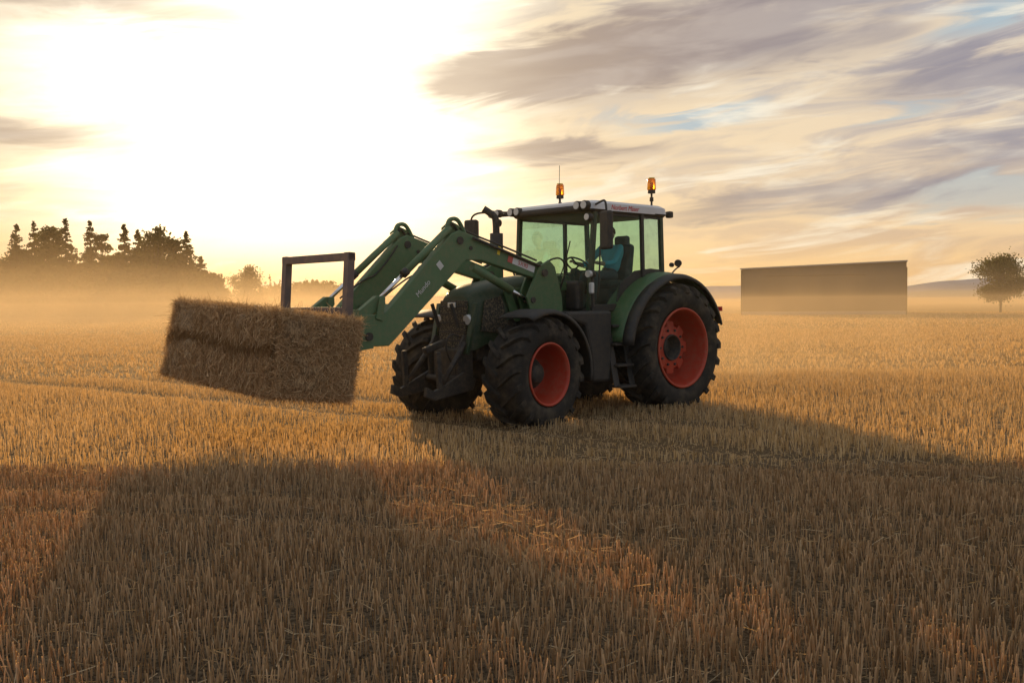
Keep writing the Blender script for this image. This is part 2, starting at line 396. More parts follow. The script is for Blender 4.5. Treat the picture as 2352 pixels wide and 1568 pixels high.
cyl('fender_lamp',(-.42,.83,2.21),(-.36,.86,2.21),.055,M['black'],T,seg=16,bevel=.008)
cyl('fender_lamp_2',(-.25,.84,2.18),(-.2,.86,2.18),.035,M['black'],T,seg=12)
cyl('mid_lamp',(1.60,.84,2.02),(1.66,.84,2.02),.05,M['lamp'],T,seg=14)
cyl('mid_lamp_housing',(1.54,.84,2.02),(1.60,.84,2.02),.055,M['black'],T,seg=14)
box('side_marker',(1.6,.86,1.82),(.06,.07,.16),M['lamp'],T,.02)
beam('marker_bracket',(1.55,.84,1.55),(1.56,.84,2.0),.04,.04,M['black'],T)
# interior
box('seat_base',(.25,0,1.72),(.5,.5,.3),M['seat'],T,.06)
box('seat_cushion',(.30,0,1.90),(.52,.52,.12),M['seat'],T,.05)
box('seat_back',(.0,0,2.22),(.13,.5,.62),M['seat'],T,.06,(0,-.12,0))
box('head_rest',(-.06,0,2.58),(.09,.28,.16),M['seat'],T,.04)
box('arm_rest',(.35,-.32,2.06),(.5,.12,.12),M['black'],T,.03)
beam('steering_column',(1.25,0,1.55),(1.0,0,2.12),.12,.12,M['black'],T,.02)
bpy.ops.mesh.primitive_torus_add(major_radius=.2,minor_radius=.014,major_segments=36,minor_segments=8)
sw=bpy.context.object; sw.name='steering_wheel'; sw.data.materials.append(M['black']); sw.parent=T; sw.location=(.95,0,2.17); sw.rotation_euler=(0,math.radians(-38),0)
for a in (0,120,240):
    dx=Vector((.19*math.cos(math.radians(a)),.19*math.sin(math.radians(a)),0)); dx.rotate(sw.rotation_euler)
    beam('wheel_spoke',Vector((.95,0,2.17)),Vector((.95,0,2.17))+dx,.03,.012,M['black'],T,.003)
box('dashboard',(1.35,0,1.95),(.22,.45,.2),M['black'],T,.05)
box('side_console',(.5,-.52,1.9),(.8,.2,.3),M['black'],T,.05)
# ------------- front loader
for s in (1,-1):
    v0,v1=(.49,.61) if s>0 else (-.61,-.49)
    vc=s*.55
    prism('loader_arm',[(2.36,1.93),(2.26,2.00),(2.27,2.11),(3.60,2.50),(3.80,2.55),(3.93,2.50),(4.93,1.55),(5.0,1.50),(5.32,1.50),(5.36,1.44),(5.34,1.22),(5.18,1.12),(4.92,1.12),(4.80,1.22),(3.70,2.17),(3.45,2.18)],v0,v1,M['lgreen'],T,.012)
    prism('elbow_cheek_plate',[(3.5,2.30),(3.55,2.42),(3.72,2.63),(3.86,2.68),(3.99,2.58),(3.98,2.40),(3.8,2.25),(3.6,2.22)],v0-.02,v0-.002,M['lgreen'],T,.004)
    cyl('elbow_pin',(3.80,v0-.04,2.42),(3.80,v1+.02,2.42),.05,M['iron'],T,seg=18)
    cyl('tool_pin',(5.22,v0-.04,1.24),(5.22,v1+.03,1.24),.05,M['iron'],T,seg=18)
    cyl('cheek_bolt',(3.62,v0-.04,2.33),(3.62,v1+.015,2.33),.025,M['iron'],T,seg=12)
    tube('hose_arch',[(3.66,vc,2.5),(3.74,vc,2.66),(3.84,vc,2.71),(3.96,vc,2.66),(3.98,vc,2.48)],.028,M['lgreen'],T)
    tube('hose_arch_inner',[(3.74,vc-.03,2.5),(3.80,vc-.03,2.62),(3.88,vc-.03,2.64),(3.93,vc-.03,2.5)],.016,M['black'],T)
    cyl('tilt_ram_tube',(3.92,vc,2.58),(4.62,vc,2.01),.045,M['lgreen'],T)
    cyl('tilt_ram_rod',(4.60,vc,2.03),(5.02,vc,1.68),.026,M['chrome'],T)
    cyl('tilt_ram_seal',(4.60,vc,2.025),(4.66,vc,1.978),.052,M['black'],T)
    prism('tilt_link',[(4.96,1.72),(5.08,1.72),(5.40,1.50),(5.36,1.40),(5.05,1.55),(4.95,1.62)],v0+.02,v1-.02,M['lgreen'],T,.006)
    prism('tilt_link_lower',[(4.98,1.70),(5.06,1.70),(5.12,1.45),(5.02,1.42)],v1+.002,v1+.02,M['lgreen'],T,.004)
    cyl('lift_ram_tube',(3.55,vc,2.10),(2.86,vc,1.79),.055,M['lgreen'],T)
    cyl('lift_ram_rod',(2.9,vc,1.805),(2.55,vc,1.66),.03,M['chrome'],T)
    cyl('parallel_rod',(2.4,vc+s*.09,2.12),(3.6,vc+s*.09,2.46),.018,M['iron'],T)
    prism('loader_tower',[(2.12,2.12),(2.22,2.2),(2.42,2.12),(2.66,1.70),(2.55,1.40),(2.40,1.2),(1.95,1.2),(1.98,1.7)],vc-.10,vc-.065,M['green'],T,.006)
    prism('loader_tower_outer',[(2.12,2.12),(2.22,2.2),(2.42,2.12),(2.66,1.70),(2.55,1.40),(2.40,1.2),(1.95,1.2),(1.98,1.7)],vc+.065,vc+.10,M['green'],T,.006)
    cyl('tower_pin',(2.33,vc-.14,2.03),(2.33,vc+.13,2.03),.05,M['iron'],T)
    cyl('tower_pin_lower',(2.55,vc-.12,1.66),(2.55,vc+.12,1.66),.04,M['iron'],T)
    prism('loader_subframe',[(1.95,1.2),(2.45,1.2),(2.4,.8),(2.1,.7)],s*.28 if s>0 else -.66,.66 if s>0 else -.28,M['dgreen'],T,.01)
    tube('arm_hose',[(2.4,vc+s*.02,2.2),(3.0,vc+s*.02,2.37),(3.5,vc,2.5),(3.75,vc,2.58)],.013,M['black'],T)
    tube('arm_hose_front',[(3.98,vc-s*.08,2.4),(4.3,vc-s*.09,2.0),(4.55,vc-s*.08,1.95),(4.9,vc-s*.08,1.7)],.011,M['black'],T)
    tube('cab_hose',[(1.8,s*.4,1.75),(1.75,s*.55,2.1),(2.0,s*.6,2.3),(2.3,s*.6,2.15)],.013,M['black'],T)
cyl('loader_cross_tube',(4.55,-.49,1.55),(4.55,.49,1.55),.075,M['lgreen'],T)
cyl('loader_cross_tube_rear',(3.52,-.49,2.28),(3.52,.49,2.28),.05,M['lgreen'],T)
def armquad(name,cu,cz,L,H,m,ang,v=.6145):
    X=Vector((-math.cos(ang),0,math.sin(ang))); Y=Vector((math.sin(ang),0,math.cos(ang))); c=Vector((cu,v,cz))
    return pymesh(name,[c-X*L/2-Y*H/2,c+X*L/2-Y*H/2,c+X*L/2+Y*H/2,c-X*L/2+Y*H/2],[(0,1,2,3)],m,T),X,Y
a1=-math.atan2(.42,1.45)
armquad('number_label',2.72,2.14,.50,.085,M['white'],a1)
armquad('number_label_red_end',2.93,2.20,.09,.085,M['label'],a1,.6165)
_,X,Y=armquad('yellow_warning_sticker',3.13,2.31,.05,.11,M['yellow'],a1)
text('number_text','5X90',.085,M['label'],T,(2.70,.618,2.135),X,Y)
a2=math.atan2(.95,1.0)
_,X2,Y2=armquad('code_patch',4.13,2.10,.08,.10,M['whitetxt'],a2)
text('maker_text','Mundo',.095,M['whitetxt'],T,(4.40,.6165,1.81),X2,Y2)
for z in (1.16,1.46): box('carrier_beam',(5.47,0,z),(.10,1.25,.09),M['lgreen'],T,.01)
for s in (1,-1):
    for vv in (.42,.60): prism('carrier_hook',[(5.15,1.10),(5.15,1.35),(5.35,1.56),(5.5,1.56),(5.5,1.06)],s*vv-.014,s*vv+.014,M['lgreen'],T,.004)
    beam('headboard_post',(5.62,s*.69,.70),(5.52,s*.69,2.22),.10,.09,M['frame'],T,.006,(1,0,0))
    beam('bale_tine',(5.6,s*.45,.85),(6.6,s*.45,.97),.045,.045,M['iron'],T)
beam('headboard_top',(5.522,-.74,2.17),(5.522,.74,2.17),.10,.09,M['frame'],T,.006)
beam('headboard_mid',(5.572,-.64,1.53),(5.572,.64,1.53),.07,.12,M['frame'],T,.006)
beam('headboard_low',(5.61,-.64,.85),(5.61,.64,.85),.09,.1,M['frame'],T,.006)

# ============================================================ DRIVER
def skin_chain(name,joints,edges,mat_,parent,root=0,sub=2):
    me=bpy.data.meshes.new(name); me.from_pydata([j[0] for j in joints],edges,[]); me.update()
    o=link(name,me,parent,[mat_])
    o.modifiers.new('skin','SKIN')
    for i,j in enumerate(joints):
        sv=me.skin_vertices[0].data[i]; sv.radius=(j[1],j[1] if len(j)<3 else j[2]); sv.use_root=(i==root)
    s=o.modifiers.new('sub','SUBSURF'); s.levels=sub; s.render_levels=sub
    o.modifiers['skin'].use_smooth_shade=True
    return o
M['shirt']=mat('blue_shirt',(.10,.50,.66),.8)
M['skin']=mat('skin',(.50,.28,.19),.55)
M['trouser']=mat('work_trousers',(.05,.06,.08),.9)
M['hair']=mat('brown_hair',(.06,.035,.02),.8)
DR=empty('driver',(RX,RY,-.03),HEAD)
J=[((.20,0,2.05),.15,.12),((.18,0,2.25),.15,.12),((.20,0,2.42),.17,.11),((.22,0,2.50),.09,.08),
   ((.22,.19,2.46),.065),((.45,.27,2.22),.048),((.22,-.19,2.46),.065),((.45,-.27,2.22),.048),((.62,.22,2.2),.043),((.62,-.22,2.2),.043)]
skin_chain('shirt',J,[(0,1),(1,2),(2,3),(2,4),(4,5),(5,8),(2,6),(6,7),(7,9)],M['shirt'],DR)
skin_chain('trousers',[((.18,0,2.04),.13),((.30,.1,2.03),.09),((.70,.14,2.03),.07),((.78,.14,1.62),.05),((.30,-.1,2.03),.09),((.70,-.14,2.03),.07),((.78,-.14,1.62),.05)],[(0,1),(1,2),(2,3),(0,4),(4,5),(5,6)],M['trouser'],DR)
for s in (1,-1):
    skin_chain('forearm',[((.60,s*.225,2.2),.038),((.80,s*.20,2.22),.026),((.86,s*.19,2.24),.028)],[(0,1),(1,2)],M['skin'],DR)
    for k in range(4):
        yy=s*(.205-.018*k)
        skin_chain('finger_%d'%(k+1),[((.86,yy,2.245),.009),((.90,yy,2.262),.009),((.925,yy,2.25),.008),((.92,yy,2.225),.007)],[(0,1),(1,2),(2,3)],M['skin'],DR,sub=1)
    skin_chain('thumb',[((.84,s*.165,2.235),.011),((.87,s*.15,2.225),.009),((.90,s*.15,2.215),.008)],[(0,1),(1,2)],M['skin'],DR,sub=1)
    box('shoe',(.85,s*.14,1.57),(.28,.1,.09),M['black'],DR,.03)
skin_chain('neck',[((.21,0,2.48),.055),((.23,0,2.58),.052)],[(0,1)],M['skin'],DR)
bpy.ops.mesh.primitive_uv_sphere_add(segments=24,ring_count=16,radius=1)
hd=bpy.context.object; hd.name='head'; hd.data.materials.append(M['skin']); hd.parent=DR; hd.location=(.25,0,2.67); hd.scale=(.098,.078,.12)
for v in hd.data.vertices:
    if v.co.z<-.2: v.co.x*=1-.12*abs(v.co.z); v.co.y*=1-.25*abs(v.co.z)
for p in hd.data.polygons: p.use_smooth=True
prism('nose',[(.345,2.69),(.37,2.645),(.34,2.64)],-.012,.012,M['skin'],DR,.004)
prism('mouth',[(.335,2.608),(.342,2.608),(.342,2.600),(.335,2.600)],-.025,.025,M['label'],DR,.002)
for s in (1,-1):
    cyl('eye',(.325,s*.032,2.685),(.338,s*.032,2.685),.011,M['black'],DR,seg=10)
    box('ear',(.24,s*.08,2.665),(.03,.015,.055),M['skin'],DR,.006)
bpy.ops.mesh.primitive_uv_sphere_add(segments=24,ring_count=16,radius=1)
hr=bpy.context.object; hr.name='hair'; hr.data.materials.append(M['hair']); hr.parent=DR; hr.location=(.235,0,2.70); hr.scale=(.102,.085,.108)
bm=bmesh.new(); bm.from_mesh(hr.data); bmesh.ops.delete(bm,geom=[v for v in bm.verts if v.co.z<-.35 or (v.co.x>.45 and v.co.z<.35)],context='VERTS'); bm.to_mesh(hr.data); bm.free()

# ============================================================ STRAW MATERIAL
def strawmat(name,dark,light,transl=.4,gold=(.8,.48,.16),gf=.6):
    m=bpy.data.materials.new(name); m.use_nodes=True; t=NT(m.node_tree); t.n.remove(t.n['Principled BSDF'])
    at=t.n.new('ShaderNodeAttribute'); at.attribute_name='rnd'
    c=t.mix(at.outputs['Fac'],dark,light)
    df=t.n.new('ShaderNodeBsdfDiffuse'); t.put(df.inputs[0],c)
    tr=t.n.new('ShaderNodeBsdfTranslucent'); t.put(tr.inputs[0],t.mix(gf,c,gold))
    mx=t.n.new('ShaderNodeMixShader'); mx.inputs[0].default_value=transl
    t.l.new(df.outputs[0],mx.inputs[1]); t.l.new(tr.outputs[0],mx.inputs[2]); t.l.new(mx.outputs[0],t.n['Material Output'].inputs[0]); return m
M['stubble']=strawmat('stubble_straw',(.19,.145,.08),(.76,.62,.39),.40,(.84,.45,.10),.7)
M['balestraw']=strawmat('bale_straw',(.24,.145,.07),(.74,.53,.31),.2)

# ============================================================ BALE
def straw_strips(P,D,Nn,L,W):
    a=P-D*L[:,None]/2-Nn*W[:,None]/2; b=P-D*L[:,None]/2+Nn*W[:,None]/2
    c=P+D*L[:,None]/2+Nn*W[:,None]/2*.8; d=P+D*L[:,None]/2-Nn*W[:,None]/2*.8
    V=np.stack([a,b,c,d],1).reshape(-1,3); F=np.arange(len(V)).reshape(-1,4); return V,F
def unit(a): return a/np.linalg.norm(a,axis=1,keepdims=True)
bl=(1.06,2.66,.92)
bm=bmesh.new(); bmesh.ops.create_cube(bm,size=1); bmesh.ops.subdivide_edges(bm,edges=bm.edges,cuts=44,use_grid_fill=True)
from mathutils import noise as mnoise
def shear(p):
    return Vector((p[0]-.04*p[2],p[1]-.09*p[2]*(-1.2 if p[1]<0 else .2),p[2]))
for v in bm.verts:
    p=Vector((v.co.x*bl[0],v.co.y*bl[1],v.co.z*bl[2]))
    q=[abs(v.co.x)*2,abs(v.co.y)*2,abs(v.co.z)*2]
    e=sorted(q)[1]; rr=max(0,(e-.72)/.28)
    big=[i for i in range(3) if q[i]>.72]
    for i in big: p[i]-= math.copysign(.075*rr*rr,v.co[i])
    dsp=.08*mnoise.noise(p*2.2)+.035*mnoise.noise(p*9)+.016*mnoise.noise(p*40)
    gr=math.exp(-((p.z-.03+.03*math.sin(p.y*3))/.04)**2)*.07
    ax=max(range(3),key=lambda i:q[i]); 
    nn=Vector((0,0,0)); nn[ax]=1 if v.co[ax]>0 else -1
    fl=.02*abs(math.sin(p.y*11+mnoise.noise(p*2)*2)) if ax!=1 else 0
    p+=nn*(dsp-(gr if ax==0 else gr*.3)-fl)
    v.co=shear(p)
me=bpy.data.meshes.new('straw_bale'); bm.to_mesh(me); bm.free()
mb,nt,b=new_mat('bale_core'); tc=nt.n.new('ShaderNodeTexCoord')
sc=nt.n.new('ShaderNodeMapping'); sc.inputs['Scale'].default_value=(1,1,.35); nt.l.new(tc.outputs['Object'],sc.inputs[0])
nf=nt.noise(sc.outputs[0],60,6,.7); nt.put(b.inputs['Base Color'],nt.mix(nt.smooth(nf,.35,.65),(.12,.07,.03),(.44,.29,.15))); b.inputs['Roughness'].default_value=.9
bn=nt.n.new('ShaderNodeBump'); bn.inputs['Strength'].default_value=1; bn.inputs['Distance'].default_value=.02; nt.put(bn.inputs['Height'],nf); nt.put(b.inputs['Normal'],bn.outputs[0])
BALE=link('straw_bale',me,None,[mb],True)
TM=Matrix.Translation((RX,RY,0))@Matrix.Rotation(HEAD,4,'Z')
BALE.matrix_world=TM@Matrix.Translation((6.25,-.16,1.09))@Matrix.Rotation(math.radians(-6.5),4,'Y')@Matrix.Rotation(math.radians(-2.8),4,'X')
Vs=[];As=[]
for ax,sg,cnt in ((0,1,12000),(0,-1,1500),(1,1,10000),(1,-1,1500),(2,1,7000),(2,-1,6500)):
    P=rng.uniform(-.475,.475,(cnt,3))*np.array(bl); P[:,ax]=sg*(bl[ax]/2+rng.uniform(-.04,.02,cnt))
    nrm=np.zeros(3); nrm[ax]=sg
    o1,o2=[i for i in range(3) if i!=ax]
    ang=rng.uniform(0,2*np.pi,cnt)
    if ax==0: ang=np.where(rng.random(cnt)<.6,rng.normal(np.pi/2,.35,cnt),ang)
    D=np.zeros((cnt,3)); D[:,o1]=np.cos(ang); D[:,o2]=np.sin(ang); D[:,ax]=rng.normal(0,.38,cnt)
    D=unit(D); Wd=unit(np.cross(D,np.broadcast_to(nrm,(cnt,3))+rng.normal(0,.5,(cnt,3))))
    V,_=straw_strips(P,D,Wd,rng.uniform(.04,.18,cnt),rng.uniform(.003,.007,cnt)); Vs.append(V)
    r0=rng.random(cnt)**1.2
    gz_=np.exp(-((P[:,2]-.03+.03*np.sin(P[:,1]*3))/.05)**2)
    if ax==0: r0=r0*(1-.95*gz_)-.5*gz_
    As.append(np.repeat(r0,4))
cnt=9500
ed=rng.integers(0,12,cnt); P=np.zeros((cnt,3))
for i in range(cnt):
    a=ed[i]//4; k=ed[i]%4; o=[j for j in range(3) if j!=a]
    P[i,a]=rng.uniform(-.49,.49)*bl[a]; P[i,o[0]]=(1 if k&1 else -1)*bl[o[0]]*rng.uniform(.42,.475); P[i,o[1]]=(1 if k&2 else -1)*bl[o[1]]*rng.uniform(.42,.475)
D=unit(unit(P*np.array([1,.45,1.1]))+rng.normal(0,.8,(cnt,3))); Wd=unit(np.cross(D,rng.normal(0,1,(cnt,3))))
V,_=straw_strips(P,D,Wd,rng.gamma(3,.045,cnt)+.05,rng.uniform(.002,.005,cnt)); Vs.append(V); As.append(np.repeat(rng.random(cnt),4))
V=np.concatenate(Vs); V[:,1]-=.09*V[:,2]*np.where(V[:,1]<0,-1.2,.2); V[:,0]-=.04*V[:,2]
npmesh('loose_straw',V,np.arange(len(V)).reshape(-1,4),[M['balestraw']],BALE,np.concatenate(As))

# ============================================================ GROUND
def bandv(x,y,ax,ay,bx,by,w):
    dx,dy=bx-ax,by-ay;L=math.hypot(dx,dy); return np.exp(-((((x-ax)*dy-(y-ay)*dx)/L)/w)**2)
def track(x,y):
    out=np.zeros_like(x)
    for off in (0,2.2): out=np.maximum(out,bandv(x,y,-11,21.5+off,-1.8,13.8+off,.36)*(x<3))
    for off in (0,1.95): out=np.maximum(out,bandv(x,y,.9+off,10.,5.+off,8.2,.28)*(x>0)*.9)
    for off in (0,.8): out=np.maximum(out,bandv(x,y,2.2,6.4+off,-3.0,7.4+off,.18)*.6)
    return out
def gm():
    m,nt,b=new_mat('stubble_field_ground'); g=nt.n.new('ShaderNodeNewGeometry'); pos=g.outputs['Position']
    sep=nt.n.new('ShaderNodeSeparateXYZ'); nt.l.new(pos,sep.inputs[0])
    fine=nt.noise(pos,35,8,.75)
    mp=nt.n.new('ShaderNodeMapping'); mp.inputs['Scale'].default_value=(.06,.9,1); mp.inputs['Rotation'].default_value=(0,0,.08); nt.l.new(pos,mp.inputs[0])
    streak=nt.noise(mp.outputs[0],1.0,6,.6)
    big=nt.noise(pos,.12,5,.6)
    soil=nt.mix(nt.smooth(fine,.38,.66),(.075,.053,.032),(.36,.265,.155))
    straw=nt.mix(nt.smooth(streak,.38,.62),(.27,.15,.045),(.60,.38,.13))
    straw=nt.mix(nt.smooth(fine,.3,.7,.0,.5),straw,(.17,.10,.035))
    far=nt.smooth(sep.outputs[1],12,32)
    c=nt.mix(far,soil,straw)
    c=nt.mix(nt.smooth(big,.4,.65,0,.4),c,(.25,.14,.045))
    nt.put(b.inputs['Base Color'],c); b.inputs['Roughness'].default_value=1; b.inputs['Specular IOR Level'].default_value=.1
    bn=nt.n.new('ShaderNodeBump'); bn.inputs['Strength'].default_value=1; bn.inputs['Distance'].default_value=.06
    nt.put(bn.inputs['Height'],fine); nt.put(b.inputs['Normal'],bn.outputs[0]); return m
xs=np.concatenate([-np.geomspace(4000,30,14),np.linspace(-25,25,60),np.geomspace(30,4000,14)])
ys=np.concatenate([np.linspace(-60,-5,6),np.linspace(-3,40,70),np.geomspace(44,5000,26)])
gx,gy=np.meshgrid(xs,ys)
def gh(x,y):
    return .02*np.sin(x*1.3+y*.7)*np.cos(y*.9-x*.4)
gz=gh(gx,gy)*np.clip(1-np.abs(gy-15)/60,0,1)-.015
V=np.stack([gx.ravel(),gy.ravel(),gz.ravel()],1); nx=len(xs); ny=len(ys)
i,j=np.meshgrid(np.arange(nx-1),np.arange(ny-1)); a=(j*nx+i).ravel()
npmesh('ground',V,np.stack([a,a+1,a+nx+1,a+nx],1),[gm()],None,smooth=True)

rowdir=np.array([.22,.975]); rown=np.array([.975,-.22])
def hmod(x,y): return .5+.5*np.sin(x*.55+1.3*np.sin(y*.31))*np.cos(y*.42+.8*np.sin(x*.27))
def scatter(y0,y1,dens,spacing,jit=.2):
    area_x=lambda y:.56*y+2.2
    X0=area_x(y1); n=int(2*X0*(y1-y0)*dens)
    x=rng.uniform(-X0,X0,n); y=rng.uniform(y0,y1,n); k=np.abs(x)<area_x(y); x=x[k];y=y[k]
    if spacing:
        th=.74+.26*np.sin(x*3.1+2*np.sin(y*2.3))*np.sin(y*2.7+1.7*np.sin(x*1.9)); k=rng.random(len(x))<th; x=x[k];y=y[k]
        dn=x*rown[0]+y*rown[1]; s=np.round(dn/spacing)*spacing+rng.normal(0,spacing*jit,len(x))+.03*np.sin(y*1.1+x*.3)
        dd=s-dn; x=x+rown[0]*dd; y=y+rown[1]*dd
    return x,y
def stalks(x,y,h,w,sides,lean):
    n=len(x); ang=rng.uniform(0,2*np.pi,n); lx=rng.normal(0,lean,n)*h; ly=rng.normal(0,lean,n)*h
    z0=np.full(n,-.04)+gh(x,y)
    rnd=np.clip(rng.beta(1.6,1.8,n),0,1)
    if sides==1:
        c,s_=np.cos(ang)*w/2,np.sin(ang)*w/2
        V=np.stack([np.stack([x-c,y-s_,z0],1),np.stack([x+c,y+s_,z0],1),np.stack([x+lx+c*.8,y+ly+s_*.8,z0+h],1),np.stack([x+lx-c*.8,y+ly-s_*.8,z0+h],1)],1).reshape(-1,3)
        return V,np.repeat(rnd,4)
    base=[];top=[]
    for k in range(3):
        a=ang+2*np.pi*k/3; base.append(np.stack([x+np.cos(a)*w/2,y+np.sin(a)*w/2,z0],1)); top.append(np.stack([x+lx+np.cos(a)*w/2,y+ly+np.sin(a)*w/2,z0+h+rng.normal(0,.003,n)],1))
    q=[]
    for k in range(3):
        j=(k+1)%3; q.append(np.stack([base[k],base[j],top[j],top[k]],1))
    V=np.stack(q,1).reshape(-1,3); return V,np.repeat(rnd,12)
parts=[]
x,y=scatter(2.2,9.5,900,.125,.27); h=(.095+.035*hmod(x,y)+rng.normal(0,.02,len(x)))*(1-.7*track(x,y)); parts.append(stalks(x,y,np.clip(h,.03,.3)+.02,rng.uniform(.0042,.0078,len(x)),3,.12))
x,y=scatter(9.5,22,450,.125,.36); h=(.092+.035*hmod(x,y)+rng.normal(0,.02,len(x)))*(1-.85*track(x,y)); parts.append(stalks(x,y,np.clip(h,.02,.3)+.02,rng.uniform(.007,.011,len(x)),1,.12))
x,y=scatter(22,55,50,0); h=(.08+.04*hmod(x,y)+rng.normal(0,.02,len(x))); parts.append(stalks(x,y,np.clip(h,.03,.3),rng.uniform(.02,.04,len(x)),1,.2))
x,y=scatter(55,120,8,0); h=(.08+.04*hmod(x,y)+rng.normal(0,.02,len(x))); parts.append(stalks(x,y,np.clip(h,.03,.3),rng.uniform(.05,.09,len(x)),1,.2))
x,y=scatter(2.2,16,60,0); n=len(x); a=rng.uniform(0,2*np.pi,n); D=unit(np.stack([np.cos(a),np.sin(a),rng.normal(0,.25,n)],1)); P=np.stack([x,y,rng.uniform(.0,.06,n)],1)
V,_=straw_strips(P,D,unit(np.cross(D,rng.normal(0,1,(n,3)))),rng.uniform(.05,.16,n),rng.uniform(.003,.006,n)); parts.append((V,np.repeat(rng.uniform(.3,.9,n),4)))
V=np.concatenate([p[0] for p in parts]); A=np.concatenate([p[1] for p in parts])
npmesh('stubble',V,np.arange(len(V)).reshape(-1,4),[M['stubble']],None,A)

# ============================================================ TREES
def leafmat(name,a,b_):
    return strawmat(name,a,b_,.3,(.22,.19,.03))
M['leaf']=leafmat('tree_leaves',(.022,.025,.010),(.08,.08,.028))
M['needle']=leafmat('conifer_needles',(.014,.017,.009),(.055,.056,.024))
M['bark']=mat('bark',(.07,.05,.035),.9,bump=.5)
def limb(p,q,r0,r1,seg=6):
    p=np.array(p,float);q=np.array(q,float);d=q-p;d/=np.linalg.norm(d); s=np.cross(d,[0.3,.9,.1]); s/=np.linalg.norm(s); t=np.cross(d,s)
    th=np.arange(seg)*2*np.pi/seg
    A=p+r0*(np.cos(th)[:,None]*s+np.sin(th)[:,None]*t); B=q+r1*(np.cos(th)[:,None]*s+np.sin(th)[:,None]*t)
    Q=[]
    for k in range(seg): Q+= [A[k],A[(k+1)%seg],B[(k+1)%seg],B[k]]
    return np.array(Q)
def leaves(P,size):
    n=len(P); D=unit(rng.normal(0,1,(n,3))); W=unit(np.cross(D,rng.normal(0,1,(n,3)))); L=size*rng.uniform(.6,1.3,n)
    return straw_strips(P,D,W,L,L*.7)[0]
def finish(name,bark,leaf,leafm,loc,lr):
    B=np.concatenate(bark) if bark else np.zeros((0,3)); Lf=np.concatenate(leaf)
    V=np.concatenate([B,Lf]); mi=np.concatenate([np.zeros(len(B)//4),np.ones(len(Lf)//4)])
    A=np.concatenate([np.full(len(B),.5),lr])
    o=npmesh(name,V,np.arange(len(V)).reshape(-1,4),[M['bark'],leafm],None,A,mi); o.location=loc; return o
def broad_arrays(H,R,z0=.22,ncl=34,nl=90,size=.3,spr=1.):
    bark=[limb((0,0,-.3),(0.1,0,H*.35),H*.022,H*.015),limb((.1,0,H*.35),(0,.1,H*.8),H*.015,H*.005)]
    lf=[];lr=[]
    for i in range(ncl):
        zc=rng.uniform(0,1); prof=math.sqrt(max(0.02,1-(max(0,zc-.42)/.60)**2))*(.75+.25*min(1,zc/.25))
        a=rng.uniform(0,2*np.pi); rad=math.sqrt(rng.uniform(0,1))*R*prof*.88
        sp=R*rng.uniform(.13,.25)*spr
        zz=H*(z0+.08)+(H*(1-z0-.08)-sp*.8)*zc
        c=np.array([rad*np.cos(a),rad*np.sin(a),zz])
        st=np.array([0,0,min(zz*.75,H*.6)*rng.uniform(.6,1)]); bark.append(limb(st,c,H*.007,H*.002,4))
        P=c+rng.normal(0,1,(nl,3))*np.array([sp,sp,sp*.75]); P[:,2]=np.maximum(P[:,2],.2); lf.append(leaves(P,size)); b0=rng.uniform(0,.6)
        lr.append(np.repeat(np.clip(b0+rng.uniform(0,.4,nl)+.15*(P[:,2]-c[2])/sp,0,1),4))
    return bark,lf,lr
def conifer_arrays(H,R,nb=130,nl=22,size=.3,z0=.03,pw=.85):
    bark=[limb((0,0,-.3),(0,0,H*.98),H*.018,H*.002)]; lf=[];lr=[]
    for i in range(nb):
        q=1-math.sqrt(rng.uniform(0,1)) if rng.random()<.5 else rng.uniform(0,1)
        z=H*(z0+(1-z0)*q); r=R*((1-q)**pw)*rng.uniform(.5,1.2)+.08; a=rng.uniform(0,2*np.pi)
        tip=np.array([r*np.cos(a),r*np.sin(a),z-r*.22+ (.25 if q>.8 else 0)]); bark.append(limb((0,0,z),tip,H*.004,H*.001,3))
        s=rng.uniform(.15,1.05,nl); P=np.array([0,0,z])+(tip-np.array([0,0,z]))*s[:,None]+rng.normal(0,1,(nl,3))*np.array([.22,.22,.16])*max(.22,(1-q)**.9)*1.5
        lf.append(leaves(P,size*(.45+.65*(1-q)))); lr.append(np.repeat(np.clip(rng.uniform(0,.5)+rng.uniform(0,.4,nl),0,1),4))
    return bark,lf,lr
def place(xp,Y): return ((xp-1176)/2287*Y,Y)
LT=[(-40,585,'b',50,146),(-2,598,'b',34,150),(44,516,'c',50,150),(84,510,'c',48,156),(120,514,'b',30,152),(156,502,'c',50,152),(212,510,'c',50,150),(238,540,'b',26,152),(290,517,'c',48,150),(322,530,'c',40,154),(364,520,'b',42,150),(398,550,'b',28,150),(432,537,'c',58,150),(464,592,'c',44,150),(492,632,'b',26,146),
 (64,575,'b',40,158),(185,610,'b',40,162),(262,580,'b',36,160),(335,570,'b',40,160),(410,600,'b',36,158),(20,595,'b',46,160),(110,605,'b',56,146),(240,615,'b',56,146),(330,612,'b',56,146),(440,632,'b',46,144),(30,630,'b',60,142)]
for (xp,yt,ty,hw,Y) in LT:
    px=2287/Y; H=(701-yt)/px+1.6; R=hw/px*1.1; X,_=place(xp,Y)
    if ty=='b':
        b_,l_,r_=broad_arrays(H,R,.04,64,80,.38); finish('deciduous_tree',b_,l_,M['leaf'],(X,Y,0),np.concatenate(r_))
    else:
        b_,l_,r_=conifer_arrays(H,R*1.05,340,24,.42); finish('pine_tree',b_,l_,M['needle'],(X,Y,0),np.concatenate(r_))
b_,l_,r_=broad_arrays(6.4,2.9,.2,70,160,.17,.85); finish('deciduous_tree',b_,l_,M['leaf'],(place(2298,110)[0],110,0),np.concatenate(r_))
b_,l_,r_=broad_arrays(9.3,3.2,.08,50,110,.30); finish('deciduous_tree',b_,l_,M['leaf'],(place(568,200)[0],200,0),np.concatenate(r_))
BK=[];LF=[];LR=[]
